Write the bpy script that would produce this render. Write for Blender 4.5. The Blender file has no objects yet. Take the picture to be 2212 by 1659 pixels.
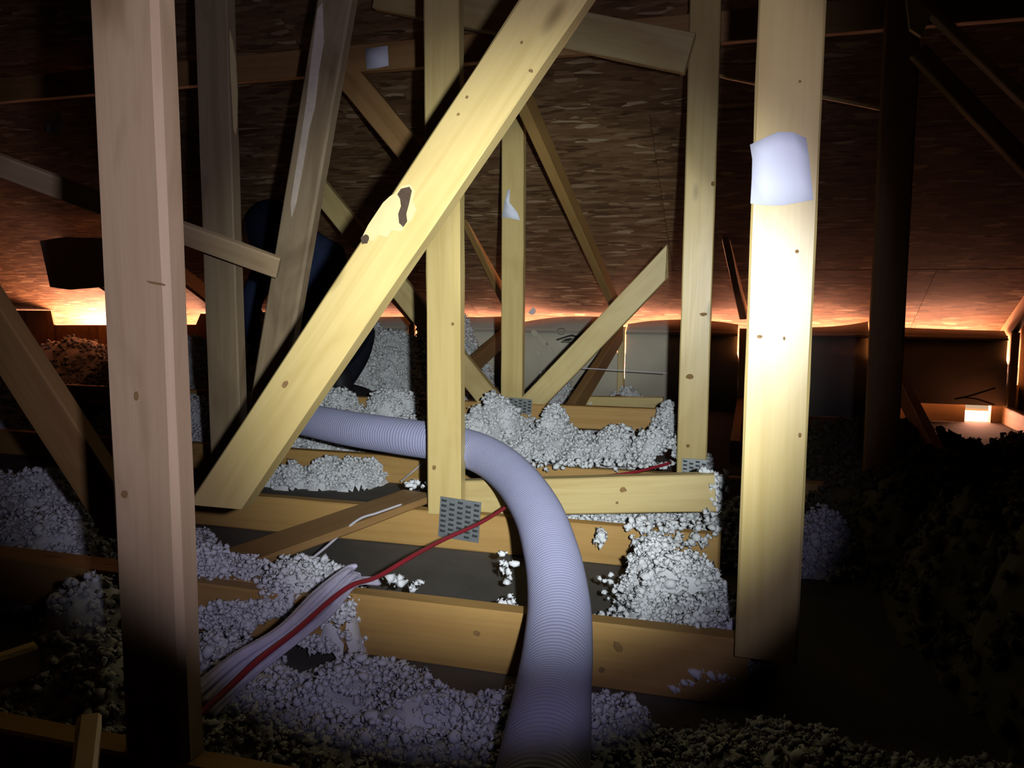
import bpy, bmesh, math, random
import numpy as np
from mathutils import Vector, Matrix, noise as mnoise

random.seed(7)
rng = np.random.default_rng(11)
SC = bpy.context.scene
COL = SC.collection

# ------------------------------------------------------------------ camera
# World frame: X runs along the trusses, Y across them towards the eave, Z up; the lens is at the origin.
W, H, F = 2212, 1659, 1750.0
YAW, PITCH, ROLL = math.radians(16.5), math.radians(6.0), math.radians(0.25)
fwd = Vector((-math.sin(YAW) * math.cos(PITCH), math.cos(YAW) * math.cos(PITCH), -math.sin(PITCH)))
rgt0 = Vector((math.cos(YAW), math.sin(YAW), 0))
up0 = rgt0.cross(fwd)
rgt = rgt0 * math.cos(ROLL) + up0 * math.sin(ROLL)
up = up0 * math.cos(ROLL) - rgt0 * math.sin(ROLL)
cam = bpy.data.cameras.new('camera')
cam.sensor_width = 36
cam.lens = 36 * F / W
cam.clip_start = 0.02
camo = bpy.data.objects.new('camera', cam)
COL.objects.link(camo)
camo.matrix_world = Matrix(((rgt.x, up.x, -fwd.x, 0), (rgt.y, up.y, -fwd.y, 0), (rgt.z, up.z, -fwd.z, 0), (0, 0, 0, 1)))
SC.camera = camo

SC.view_settings.view_transform = 'Standard'
SC.view_settings.look = 'None'
SC.view_settings.gamma = 1
SC.view_settings.use_curve_mapping = False
SC.view_settings.exposure = 0.0
SC.cycles.diffuse_bounces = 1


def ray(px, py):
    return fwd + rgt * ((px - W / 2) / F) - up * ((py - H / 2) / F)


def onY(px, py, y):
    d = ray(px, py)
    return d * (y / d.y)


def onX(px, py, x):
    d = ray(px, py)
    return d * (x / d.x)


def onZ(px, py, z):
    d = ray(px, py)
    return d * (z / d.z)


def atz(px, py, z):
    return ray(px, py) * z


# ------------------------------------------------------------------ world: daylight outside the attic
wd = bpy.data.worlds.new('daylight')
SC.world = wd
wd.use_nodes = True
bg = wd.node_tree.nodes['Background']
bg.inputs[0].default_value = (1.0, 0.62, 0.38, 1)
bg.inputs[1].default_value = 0.6


# ------------------------------------------------------------------ lights
def spot(name, pos, px, py, half_deg, blend, watts, colr, size):
    l = bpy.data.lights.new(name, 'SPOT')
    l.energy = watts
    l.color = colr
    l.spot_size = math.radians(half_deg * 2)
    l.spot_blend = blend
    l.shadow_soft_size = size
    o = bpy.data.objects.new(name, l)
    COL.objects.link(o)
    o.location = pos
    tgt = atz(px, py, 2.5)
    o.rotation_euler = (Vector(tgt) - Vector(pos)).to_track_quat('-Z', 'Y').to_euler()
    return o


LP = rgt * 0.085 + up * 0.03 - fwd * 0.0
# one hand torch right of the lens: bright core, corona, wide spill
spot('torch_core', LP, 1258, 560, 10.4, 0.32, 48, (0.95, 1.0, 0.93), 0.012)
spot('torch_corona', LP, 1095, 770, 23.5, 1.0, 180, (0.93, 1.0, 0.97), 0.012)
spot('torch_spill', LP, 830, 440, 34.5, 0.55, 21, (0.86, 0.80, 1.0), 0.012)
spot('torch_halo', LP, 985, 690, 30.5, 0.18, 8.0, (0.70, 0.63, 1.0), 0.012)


def area(name, loc, sx, sy, watts, colr, direction):
    l = bpy.data.lights.new(name, 'AREA')
    l.shape = 'RECTANGLE'
    l.size = sx
    l.size_y = sy
    l.energy = watts
    l.color = colr
    o = bpy.data.objects.new(name, l)
    COL.objects.link(o)
    o.location = loc
    o.rotation_euler = Vector(direction).to_track_quat('-Z', 'Y').to_euler()
    return o


EAVE = 4.7
SL = 0.50


def roofz(y):
    return (EAVE - y) * SL - 0.08


# daylight coming up through the soffit outside the eave
area('soffit_daylight', (-1.2, 5.28, -0.47), 9.6, 0.34, 1000, (1.0, 0.42, 0.26), (0, -1, 0.25))
area('soffit_daylight', (-4.25, 5.20, -0.40), 1.25, 0.30, 260, (1.0, 0.42, 0.25), (0.45, -1, 0.55))

FL = -0.63   # ceiling drywall (the attic floor)
CT = -0.535  # top of the bottom chords


# ------------------------------------------------------------------ materials
def new_mat(name, rough=0.7, spec=0.3):
    m = bpy.data.materials.new(name)
    m.use_nodes = True
    nt = m.node_tree
    b = nt.nodes['Principled BSDF']
    b.inputs['Roughness'].default_value = rough
    b.inputs['Specular IOR Level'].default_value = spec
    return m, nt, b


def N(nt, typ, **kw):
    n = nt.nodes.new(typ)
    for k, v in kw.items():
        setattr(n, k, v)
    return n


def ramp(nt, stops, src):
    r = N(nt, 'ShaderNodeValToRGB')
    e = r.color_ramp.elements
    while len(e) > 1:
        e.remove(e[-1])
    for i, (p, c) in enumerate(stops):
        s = e[0] if i == 0 else e.new(p)
        s.position = p
        s.color = (c[0], c[1], c[2], 1)
    nt.links.new(src, r.inputs[0])
    return r.outputs[0]


def mix(nt, a, b, fac, mode='MIX'):
    m = N(nt, 'ShaderNodeMix', data_type='RGBA', blend_type=mode)
    if isinstance(fac, float):
        m.inputs[0].default_value = fac
    else:
        nt.links.new(fac, m.inputs[0])
    for i, v in ((6, a), (7, b)):
        if isinstance(v, tuple):
            m.inputs[i].default_value = (*v, 1)
        else:
            nt.links.new(v, m.inputs[i])
    return m.outputs[2]


def coords(nt, scale, rnd=True, rot=(0, 0, 0)):
    tc = N(nt, 'ShaderNodeTexCoord')
    mp = N(nt, 'ShaderNodeMapping')
    mp.inputs['Scale'].default_value = scale
    mp.inputs['Rotation'].default_value = rot
    if rnd:
        oi = N(nt, 'ShaderNodeObjectInfo')
        mul = N(nt, 'ShaderNodeMath', operation='MULTIPLY')
        mul.inputs[1].default_value = 37.0
        nt.links.new(oi.outputs['Random'], mul.inputs[0])
        add = N(nt, 'ShaderNodeVectorMath', operation='ADD')
        nt.links.new(tc.outputs['Object'], mp.inputs[0])
        nt.links.new(mp.outputs[0], add.inputs[0])
        nt.links.new(mul.outputs[0], add.inputs[1])
        return add.outputs[0]
    nt.links.new(tc.outputs['Object'], mp.inputs[0])
    return mp.outputs[0]


def noise_tex(nt, vec, scale=1.0, detail=4, rough=0.55, dist=0.0):
    n = N(nt, 'ShaderNodeTexNoise')
    n.inputs['Scale'].default_value = scale
    n.inputs['Detail'].default_value = detail
    n.inputs['Roughness'].default_value = rough
    n.inputs['Distortion'].default_value = dist
    nt.links.new(vec, n.inputs['Vector'])
    return n.outputs['Fac']


def bump(nt, b, h, strength, dist):
    bn = N(nt, 'ShaderNodeBump')
    bn.inputs['Strength'].default_value = strength
    bn.inputs['Distance'].default_value = dist
    nt.links.new(h, bn.inputs['Height'])
    nt.links.new(bn.outputs[0], b.inputs['Normal'])


def wood(name, light, mid, dark, rough=0.5, spec=0.4, blotch=0.5):
    m, nt, b = new_mat(name, rough, spec)
    g = noise_tex(nt, coords(nt, (1.6, 34, 34)), 1.0, 5, 0.6, 0.4)
    col = ramp(nt, [(0.30, mid), (0.52, light), (0.75, mid)], g)
    # broad blotches of darker growth wood
    bl = noise_tex(nt, coords(nt, (2.6, 7, 7)), 1.0, 3, 0.6, 0.8)
    blr = ramp(nt, [(0.50, (0, 0, 0)), (0.72, (1, 1, 1))], bl)
    bm = N(nt, 'ShaderNodeMath', operation='MULTIPLY')
    nt.links.new(blr, bm.inputs[0])
    bm.inputs[1].default_value = blotch
    col = mix(nt, col, dark, bm.outputs[0])
    # knots
    v = N(nt, 'ShaderNodeTexVoronoi')
    v.inputs['Scale'].default_value = 1.0
    nt.links.new(coords(nt, (3.2, 9, 9)), v.inputs['Vector'])
    kr = ramp(nt, [(0.05, (1, 1, 1)), (0.13, (0, 0, 0))], v.outputs['Distance'])
    km = N(nt, 'ShaderNodeMath', operation='MULTIPLY')
    nt.links.new(kr, km.inputs[0])
    km.inputs[1].default_value = 0.65
    col = mix(nt, col, tuple(c * 0.35 for c in dark), km.outputs[0])
    nt.links.new(col, b.inputs['Base Color'])
    bump(nt, b, g, 0.25, 0.002)
    return m


M_WOOD = wood('yellow_pine', (0.60, 0.475, 0.215), (0.52, 0.385, 0.155), (0.36, 0.225, 0.075), 0.42, 0.45, 0.45)
M_PALE = wood('pale_pine', (0.63, 0.485, 0.20), (0.55, 0.41, 0.15), (0.39, 0.255, 0.08), 0.36, 0.5, 0.35)
M_GREY = wood('weathered_pine', (0.53, 0.385, 0.22), (0.45, 0.315, 0.17), (0.24, 0.15, 0.07), 0.6, 0.3, 0.85)
M_OLD = wood('aged_pine', (0.34, 0.255, 0.15), (0.27, 0.195, 0.11), (0.14, 0.09, 0.045), 0.6, 0.3, 0.85)
M_BROWN = wood('brown_pine', (0.38, 0.22, 0.085), (0.31, 0.17, 0.06), (0.20, 0.10, 0.035), 0.6, 0.25, 0.5)
M_CHORD = wood('orange_pine', (0.50, 0.30, 0.10), (0.43, 0.245, 0.075), (0.31, 0.16, 0.045), 0.55, 0.3, 0.35)


def flat_mat(name, c, rough=0.8, spec=0.2, var=0.15, scale=30.0, bmp=0.0, metal=0.0):
    m, nt, b = new_mat(name, rough, spec)
    n = noise_tex(nt, coords(nt, (scale, scale, scale)), 1.0, 4)
    col = mix(nt, tuple(x * (1 - var) for x in c), tuple(min(1, x * (1 + var)) for x in c), n)
    nt.links.new(col, b.inputs['Base Color'])
    b.inputs['Metallic'].default_value = metal
    if bmp:
        bump(nt, b, n, 0.6, bmp)
    return m


M_PAPER = flat_mat('white_paper', (0.80, 0.84, 0.97), 0.7, 0.2, 0.03, 20)
M_INS = flat_mat('fibre_insulation', (0.90, 0.94, 0.98), 0.95, 0.05, 0.10, 60, 0.004)
nt = M_INS.node_tree
tr = N(nt, 'ShaderNodeBsdfTranslucent')
tr.inputs[0].default_value = (0.86, 0.90, 0.98, 1)
mx = N(nt, 'ShaderNodeMixShader')
mx.inputs[0].default_value = 0.18
nt.links.new(nt.nodes['Principled BSDF'].outputs[0], mx.inputs[1])
nt.links.new(tr.outputs[0], mx.inputs[2])
nt.links.new(mx.outputs[0], nt.nodes['Material Output'].inputs[0])
M_DRYWALL = flat_mat('drywall_grey', (0.135, 0.125, 0.11), 0.9, 0.1, 0.35, 9)
M_CARD = flat_mat('baffle_card', (0.60, 0.545, 0.43), 0.8, 0.2, 0.10, 8)
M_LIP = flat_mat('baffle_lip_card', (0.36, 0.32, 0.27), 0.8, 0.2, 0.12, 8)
M_INK = flat_mat('black_ink', (0.05, 0.05, 0.045), 0.8, 0.1)
M_STEEL = flat_mat('galvanised_steel', (0.33, 0.36, 0.37), 0.42, 0.5, 0.25, 40, 0, 0.65)
M_SLOT = flat_mat('tooth_slot_shadow', (0.05, 0.055, 0.055), 0.6, 0.3, 0.2, 60, 0, 0.4)
M_RED = flat_mat('red_cable_jacket', (0.28, 0.018, 0.03), 0.5, 0.4)
M_WCORD = flat_mat('white_cord_jacket', (0.62, 0.60, 0.66), 0.6, 0.3)
M_STRAND = flat_mat('white_strand_plastic', (0.52, 0.50, 0.62), 0.55, 0.35, 0.25, 50)
M_NAVY = flat_mat('navy_fleece', (0.034, 0.048, 0.105), 0.95, 0.05, 0.3, 40, 0.002)
M_HOOD = flat_mat('dark_hood_fleece', (0.008, 0.014, 0.028), 0.95, 0.05, 0.3, 40, 0.002)
M_TROUS = flat_mat('dark_trousers', (0.012, 0.014, 0.022), 0.95, 0.05, 0.3, 60)
M_BOOT = flat_mat('black_boot_leather', (0.014, 0.014, 0.018), 0.6, 0.3, 0.3, 60)
M_GLOVE = flat_mat('dark_glove', (0.02, 0.02, 0.025), 0.8, 0.1)
M_SKIN = flat_mat('skin', (0.45, 0.27, 0.19), 0.6, 0.3, 0.05)
M_BARK = flat_mat('bark', (0.075, 0.05, 0.035), 0.95, 0.1, 0.4, 120, 0.003)
M_KNOT = flat_mat('knot_wood', (0.26, 0.155, 0.06), 0.8, 0.2, 0.4, 120)
M_TORN = flat_mat('stripped_sapwood', (0.66, 0.53, 0.26), 0.6, 0.3, 0.12, 40)
M_INS_SHADE = flat_mat('insulation_shade_brown', (0.15, 0.135, 0.085), 0.95, 0.05, 0.25, 40, 0.004)  # insulation colour darkened to stand in for the unlit right mound
M_PALE_EDGE = flat_mat('pale_edge_wood', (0.62, 0.52, 0.42), 0.7, 0.2, 0.25, 60)
M_WIRE = flat_mat('dark_wire', (0.03, 0.025, 0.02), 0.6, 0.3)
M_OUT = flat_mat('roof_underlay', (0.06, 0.05, 0.045), 0.9, 0.1)


def make_osb():
    m, nt, b = new_mat('strand_board', 0.8, 0.2)
    cols, hs = None, []
    for i, (sc, rot, thr) in enumerate((((12, 58, 1), 0.12, 0), ((10, 50, 1), -0.32, 0.48), ((13, 62, 1), 0.62, 0.66))):
        v = N(nt, 'ShaderNodeTexVoronoi', voronoi_dimensions='2D')
        v.inputs['Scale'].default_value = 1.0
        v.inputs['Randomness'].default_value = 1.0
        vec = coords(nt, sc, True, (0, 0, rot))
        w = N(nt, 'ShaderNodeTexNoise')
        w.inputs['Scale'].default_value = 0.5
        nt.links.new(vec, w.inputs['Vector'])
        va = N(nt, 'ShaderNodeVectorMath', operation='MULTIPLY_ADD')
        nt.links.new(w.outputs['Color'], va.inputs[0])
        va.inputs[1].default_value = (1.2, 1.2, 0)
        nt.links.new(vec, va.inputs[2])
        nt.links.new(va.outputs[0], v.inputs['Vector'])
        sep = N(nt, 'ShaderNodeSeparateColor')
        nt.links.new(v.outputs['Color'], sep.inputs[0])
        c = ramp(nt, [(0.0, (0.085, 0.047, 0.022)), (0.25, (0.145, 0.082, 0.04)), (0.70, (0.20, 0.12, 0.06)), (0.92, (0.25, 0.16, 0.085)), (0.99, (0.42, 0.32, 0.20))], sep.outputs[0])
        if cols is None:
            cols = c
            hgt = sep.outputs[1]
        else:
            gt = N(nt, 'ShaderNodeMath', operation='GREATER_THAN')
            nt.links.new(sep.outputs[2], gt.inputs[0])
            gt.inputs[1].default_value = thr
            cols = mix(nt, cols, c, gt.outputs[0])
            hm = N(nt, 'ShaderNodeMix')
            nt.links.new(gt.outputs[0], hm.inputs[0])
            nt.links.new(hgt, hm.inputs[2])
            nt.links.new(sep.outputs[1], hm.inputs[3])
            hgt = hm.outputs[0]
    gr = noise_tex(nt, coords(nt, (30, 170, 30)), 1.0, 5, 0.7)
    cols = mix(nt, cols, ramp(nt, [(0.25, (0.35, 0.35, 0.35)), (0.75, (1, 1, 1))], gr), 0.6, 'MULTIPLY')
    nt.links.new(mix(nt, cols, (1.35, 1.3, 1.25), 1.0, 'MULTIPLY'), b.inputs['Base Color'])
    bump(nt, b, hgt, 0.5, 0.003)
    return m


M_OSB = make_osb()


def make_hose_mat():
    m, nt, b = new_mat('white_hose_vinyl', 0.5, 0.35)
    n = noise_tex(nt, coords(nt, (9, 9, 9)), 1.0, 3)
    nt.links.new(mix(nt, (0.31, 0.32, 0.48), (0.38, 0.39, 0.56), n), b.inputs['Base Color'])
    return m


M_HOSE = make_hose_mat()


# ------------------------------------------------------------------ object helpers
def link(name, me, mat=None, parent=None, mw=None):
    o = bpy.data.objects.new(name, me)
    COL.objects.link(o)
    if mat is not None:
        for mm in (mat if isinstance(mat, (list, tuple)) else [mat]):
            me.materials.append(mm)
    mw = mw if mw is not None else Matrix.Identity(4)
    if parent is not None:
        o.parent = parent
        pm = Matrix.Identity(4)
        q = parent
        while q is not None:
            pm = q.matrix_basis @ pm
            q = q.parent
        o.matrix_basis = pm.inverted() @ mw
    else:
        o.matrix_basis = mw
    return o


def thing(name, label, cat, loc=(0, 0, 0), group=None):
    o = bpy.data.objects.new(name, None)
    COL.objects.link(o)
    o.empty_display_size = 0.05
    o.matrix_basis = Matrix.Translation(Vector(loc))
    o['label'] = label
    o['category'] = cat
    if group:
        o['group'] = group
    return o


def tag(o, label, cat, group=None, kind=None):
    o['label'] = label
    o['category'] = cat
    if group:
        o['group'] = group
    if kind:
        o['kind'] = kind
    return o


def mesh(name, verts, faces, smooth=False):
    me = bpy.data.meshes.new(name)
    me.from_pydata([tuple(v) for v in verts], [], faces)
    me.update()
    if smooth:
        for p in me.polygons:
            p.use_smooth = True
    return me


def lumber(name, A, B, mat, parent=None, w=0.089, t=0.038, nrm=(0, 1, 0), cutA=None, cutB=None, c=0.0035, rag=0.0, seed=0):
    """A sawn board; A and B are the ends of the centre line of its face towards -nrm; t runs along nrm."""
    A, B = Vector(A), Vector(B)
    ex = (B - A).normalized()
    ez = Vector(nrm)
    ez = (ez - ex * ez.dot(ex)).normalized()
    ey = ez.cross(ex)
    L = (B - A).length

    def kcut(cut):
        if cut == 'plumb' and abs(ey.z) > 0.05:
            return -ex.z / ey.z * -1.0 if False else ex.z / ey.z
        if cut == 'level':
            hx = Vector((ex.x, ex.y, 0)).normalized()
            if abs(ey.dot(hx)) > 0.05:
                return ex.dot(hx) / ey.dot(hx)
        return 0.0
    kA, kB = kcut(cutA), kcut(cutB)
    n = max(5, int(L / 0.10))
    prof = [(-w / 2 + c, 0), (w / 2 - c, 0), (w / 2, c), (w / 2, t - c), (w / 2 - c, t), (-w / 2 + c, t), (-w / 2, t - c), (-w / 2, c)]
    r = random.Random(hash((name, round(A.x, 3), round(A.z, 3))) & 0xffff if False else int(abs(A.x * 1000 + A.z * 777 + B.x * 313)) + seed)
    verts, faces = [], []
    for i in range(n + 1):
        f = i / n
        dy = 0.0016 * math.sin(3.1 * f + A.x * 7)
        for (y, z) in prof:
            x = L * f + kA * y * (1 - f) + kB * y * f
            jy = r.uniform(-0.0007, 0.0007)
            jz = r.uniform(-0.0004, 0.0004)
            if rag and i >= n - 1 and y > 0:
                x += r.uniform(-rag, rag * 0.4)
            verts.append((x, y + dy + jy, z + jz))
    for i in range(n):
        for k in range(8):
            a, b2 = i * 8 + k, i * 8 + (k + 1) % 8
            faces.append((a, a + 8, b2 + 8, b2))
    faces.append(tuple(range(8)))
    faces.append(tuple(n * 8 + 7 - k for k in range(8)))
    mw = Matrix(((ex.x, ey.x, ez.x, A.x), (ex.y, ey.y, ez.y, A.y), (ex.z, ey.z, ez.z, A.z), (0, 0, 0, 1)))
    me = mesh(name, verts, faces)
    bm = bmesh.new()
    bm.from_mesh(me)
    bmesh.ops.recalc_face_normals(bm, faces=bm.faces)
    bm.to_mesh(me)
    bm.free()
    return link(name, me, mat, parent, mw)


def box_mesh(name, x0, x1, y0, y1, z0, z1, bev=0.0):
    bm = bmesh.new()
    bmesh.ops.create_cube(bm, size=1.0)
    for v in bm.verts:
        v.co = Vector(((x0 + x1) / 2 + v.co.x * (x1 - x0), (y0 + y1) / 2 + v.co.y * (y1 - y0), (z0 + z1) / 2 + v.co.z * (z1 - z0)))
    if bev:
        bmesh.ops.bevel(bm, geom=bm.edges[:], offset=bev, segments=1, affect='EDGES')
    me = bpy.data.meshes.new(name)
    bm.to_mesh(me)
    bm.free()
    return me


def prism(name, pts, off):
    """Polygon pts (world) extruded by off."""
    n = len(pts)
    off = Vector(off)
    verts = [Vector(p) for p in pts] + [Vector(p) + off for p in pts]
    faces = [tuple(range(n)), tuple(2 * n - 1 - i for i in range(n))] + [(i, i + n, (i + 1) % n + n, (i + 1) % n) for i in range(n)]
    me = mesh(name, verts, faces)
    bm = bmesh.new()
    bm.from_mesh(me)
    bmesh.ops.triangulate(bm, faces=[f for f in bm.faces if len(f.verts) > 4])
    bmesh.ops.recalc_face_normals(bm, faces=bm.faces)
    bm.to_mesh(me)
    bm.free()
    return me


def catmull(P, n):
    P = [Vector(p) for p in P]
    P = [P[0] * 2 - P[1]] + P + [P[-1] * 2 - P[-2]]
    out = []
    for i in range(1, len(P) - 2):
        for k in range(n):
            t = k / n
            a, b, c, d = P[i - 1], P[i], P[i + 1], P[i + 2]
            out.append(0.5 * ((2 * b) + (c - a) * t + (2 * a - 5 * b + 4 * c - d) * t * t + (3 * b - a - 3 * c + d) * t ** 3))
    out.append(P[-2])
    return out


def resample(P, step):
    out = [P[0]]
    acc = 0.0
    for a, b in zip(P[:-1], P[1:]):
        L = (b - a).length
        d = step - acc
        while d <= L:
            out.append(a.lerp(b, d / L))
            d += step
        acc = (acc + L) % step if L else acc
        acc = L - (d - step) if L else acc
    return out


def tube(name, path, radius, ns=8, flat=1.0, rfun=None):
    path = [Vector(p) for p in path]
    verts, faces = [], []
    side = None
    for i, p in enumerate(path):
        tn = (path[min(i + 1, len(path) - 1)] - path[max(i - 1, 0)]).normalized()
        if side is None:
            side = tn.cross(Vector((0, 0, 1)))
            if side.length < 1e-3:
                side = Vector((1, 0, 0))
        side = (side - tn * side.dot(tn)).normalized()
        u = side.cross(tn)
        r = radius if rfun is None else rfun(i)
        for k in range(ns):
            a = 2 * math.pi * k / ns
            verts.append(p + side * math.cos(a) * r + u * math.sin(a) * r * flat)
    for i in range(len(path) - 1):
        for k in range(ns):
            a, b = i * ns + k, i * ns + (k + 1) % ns
            faces.append((a, b, b + ns, a + ns))
    faces.append(tuple(ns - 1 - k for k in range(ns)))
    faces.append(tuple((len(path) - 1) * ns + k for k in range(ns)))
    return mesh(name, verts, faces, True)


# ------------------------------------------------------------------ the setting
o = link('floor', box_mesh('floor', -6.5, 5.0, -3.6, 4.74, FL - 0.015, FL), M_DRYWALL)
o['kind'] = 'structure'
o['label'] = 'grey drywall ceiling seen from above between the bottom chords'

# roof deck: an outer underlay slab with strand-board sheets fixed below it as parts
a = math.atan(SL)
dn = Vector((0, -math.cos(a), math.sin(a)))      # up the slope, towards the camera
nn = Vector((0, math.sin(a), math.cos(a)))       # out of the attic
O0 = Vector((0, 5.32, roofz(5.32)))
deck_mw = Matrix(((1, dn.x, nn.x, O0.x), (0, dn.y, nn.y, O0.y), (0, dn.z, nn.z, O0.z), (0, 0, 0, 1)))
ceil = link('ceiling', box_mesh('ceiling', -6.5, 5.0, 0, 7.0, 0.0125, 0.03), M_OUT, None, deck_mw)
ceil['kind'] = 'structure'
ceil['label'] = 'dark sloping underside of the roof, boarded with strand board'
ncol, sh_w, sh_l = 5, 1.22, 2.44
row = 0
yy = -0.02
while yy < 6.9:
    x = -6.5 + (0 if row % 2 == 0 else -1.22)
    while x < 5.0:
        x0, x1 = max(x, -6.5) + 0.0006, min(x + sh_l, 5.0) - 0.0006
        if x1 - x0 > 0.1:
            me = box_mesh('sheathing_panel', x0, x1, yy + 0.0015, yy + sh_w - 0.0015, 0.0, 0.012, 0.001)
            link('sheathing_panel', me, M_OSB, ceil, deck_mw)
        x += sh_l
    yy += sh_w
    row += 1
# the rest of the shell behind and beside the camera
top_y = 5.32 - 7.0 * math.cos(a)
top_z = O0.z + 7.0 * math.sin(a)
me = prism('wall_rear', [(-6.5, top_y, top_z + 0.03), (5.0, top_y, top_z + 0.03), (5.0, -3.6, FL), (-6.5, -3.6, FL)], (0, -0.02, 0.0))
o = link('wall_rear', me, M_OSB)
o['kind'] = 'structure'
o['label'] = 'rear roof slope behind the camera'
for nm, x in (('wall_left', -6.52), ('wall_right', 5.0)):
    me = prism(nm, [(x, 5.3, FL - 0.02), (x, 5.3, roofz(5.3) + 0.06), (x, top_y, top_z + 0.05), (x, -3.6, FL - 0.02)], (0.02, 0, 0))
    o = link(nm, me, M_OSB)
    o['kind'] = 'structure'
    o['label'] = 'strand-board end of the attic'
# soffit outside the eave keeps the daylight behind the baffles
o = link('trim_1', box_mesh('trim_1', -6.5, 5.0, 4.74, 5.34, FL - 0.03, FL - 0.005), M_CARD)
o['kind'] = 'structure'
o['label'] = 'soffit board outside the eave'


# ------------------------------------------------------------------ trusses
def vert_post(px0, py0, px1, py1, Y):
    A, B = onY(px0, py0, Y), onY(px1, py1, Y)
    return (A.x + B.x) / 2


def post(name, X, Y, z0, z1, mat, parent, w=0.089, **kw):
    return lumber(name, (X, Y, z0), (X, Y, z1), mat, parent, w=w, **kw)


def plate(parent, px, py, Y, w, h, rot=0.0, cols=5, rows=8):
    """Toothed connector plate: steel sheet with rows of punched slots and raised tooth roots."""
    c = onY(px, py, Y)
    R = Matrix.Translation(c) @ Matrix.Rotation(rot, 4, 'Y')
    p = link('truss_plate', box_mesh('truss_plate', -w / 2, w / 2, -0.0025, 0, -h / 2, h / 2, 0.0006), M_STEEL, parent, R)
    bm = bmesh.new()
    bs = bmesh.new()
    cw, rh = w / cols, h / rows
    for i in range(cols):
        for j in range(rows):
            x = -w / 2 + cw * (i + 0.5)
            z = -h / 2 + rh * (j + 0.5) + (rh * 0.25 if i % 2 else -rh * 0.2)
            if abs(z) > h / 2 - rh * 0.35:
                continue
            for b, (ox, sx, sz, y0, y1) in ((bs, (0, cw * 0.62, rh * 0.48, -0.0032, -0.002)), (bm, (cw * 0.12, cw * 0.3, rh * 0.16, -0.0050, -0.002))):
                vs = [b.verts.new((x + ox + dx * sx / 2, yv, z + dz * sz / 2 + (0.3 * rh if b is bm else 0))) for yv in (y0, y1) for dx, dz in ((-1, -1), (1, -1), (1, 1), (-1, 1))]
                for f in ((0, 1, 2, 3), (0, 4, 5, 1), (1, 5, 6, 2), (2, 6, 7, 3), (3, 7, 4, 0)):
                    b.faces.new([vs[q] for q in f])
    for b, nm, mt in ((bs, 'tooth_slot', M_SLOT), (bm, 'tooth_root', M_STEEL)):
        bmesh.ops.recalc_face_normals(b, faces=b.faces)
        me = bpy.data.meshes.new(nm)
        b.to_mesh(me)
        b.free()
        q = link(nm, me, mt, p, R)
        q['kind'] = 'stuff'
    return p


def decal(name, pts, Y, mat, parent, th=0.002):
    me = prism(name, [onY(x, y, Y) for x, y in pts], (0, -th, 0))
    return link(name, me, mat, parent)


def oval(cx, cy, rx, ry, n=12, rot=0.0, jit=0.15, seed=1):
    r = random.Random(seed)
    out = []
    for k in range(n):
        t = 2 * math.pi * k / n
        q = 1 + r.uniform(-jit, jit)
        x, y = rx * q * math.cos(t), ry * q * math.sin(t)
        out.append((cx + x * math.cos(rot) - y * math.sin(rot), cy + x * math.sin(rot) + y * math.cos(rot)))
    return out


# --- nearest truss: the grey left-hand post
Y0 = 0.74
X = vert_post(249, 0, 330, 1450, Y0)
T0 = thing('roof_truss', 'nearest roof truss, its greyish post standing tall at the left of the attic', 'truss', (X, Y0, FL))
post('vertical_web', X, Y0, CT, 1.75, M_GREY, T0, c=0.007)
lumber('bottom_chord', (-2.6, Y0 - 0.002, (FL + CT) / 2), (1.7, Y0 - 0.002, (FL + CT) / 2), M_CHORD, T0, w=CT - FL)
decal('knot', oval(338, 612, 22, 2.5, seed=3, rot=0.2), Y0 - 0.0005, M_KNOT, T0, 0.0008)
decal('knot', oval(295, 855, 5, 9, seed=5), Y0 - 0.0005, M_KNOT, T0, 0.0008)
decal('knot', oval(270, 1068, 7, 9, seed=4), Y0 - 0.0005, M_KNOT, T0, 0.0006)

# --- second truss: right-hand post with the paper, long bright diagonal
Y1 = 1.22
X = vert_post(1702, 0, 1664, 1300, Y1)
T1 = thing('roof_truss', 'roof truss with the long bright diagonal and the right-hand post bearing white paper', 'truss', (X, Y1, FL))
X1 = X
post('vertical_web', X, Y1, CT, 1.55, M_PALE, T1)
_a, _b = onY(462, 1095, Y1), onY(1296, -160, Y1)
_b = _a + (_b - _a) * ((1.56 - _a.z) / (_b.z - _a.z))      # runs on up to the roof
lumber('diagonal_web', _a, _b, M_PALE, T1, cutA='level')
lumber('diagonal_web', onY(275, 1165, Y1), onY(-190, 450, Y1), M_BROWN, T1, cutA='level')
zt = 0.5 * (onY(800, 1290, Y1 + 0.03).z + onY(1140, 1322, Y1 + 0.03).z)
print('T1 chord top', zt, 'X post', X)
lumber('bottom_chord', (-2.8, Y1 + 0.03, (zt + FL) / 2), (onY(1618, 1400, Y1 + 0.03).x, Y1 + 0.03, (zt + FL) / 2), M_CHORD, T1, w=zt - FL)
xe = onY(742, 1380, Y1 - 0.008).x
lumber('scab_board', (-1.5, Y1 - 0.008, FL + 0.07), (xe, Y1 - 0.008, FL + 0.062), M_CHORD, T1, w=0.089)
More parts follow.
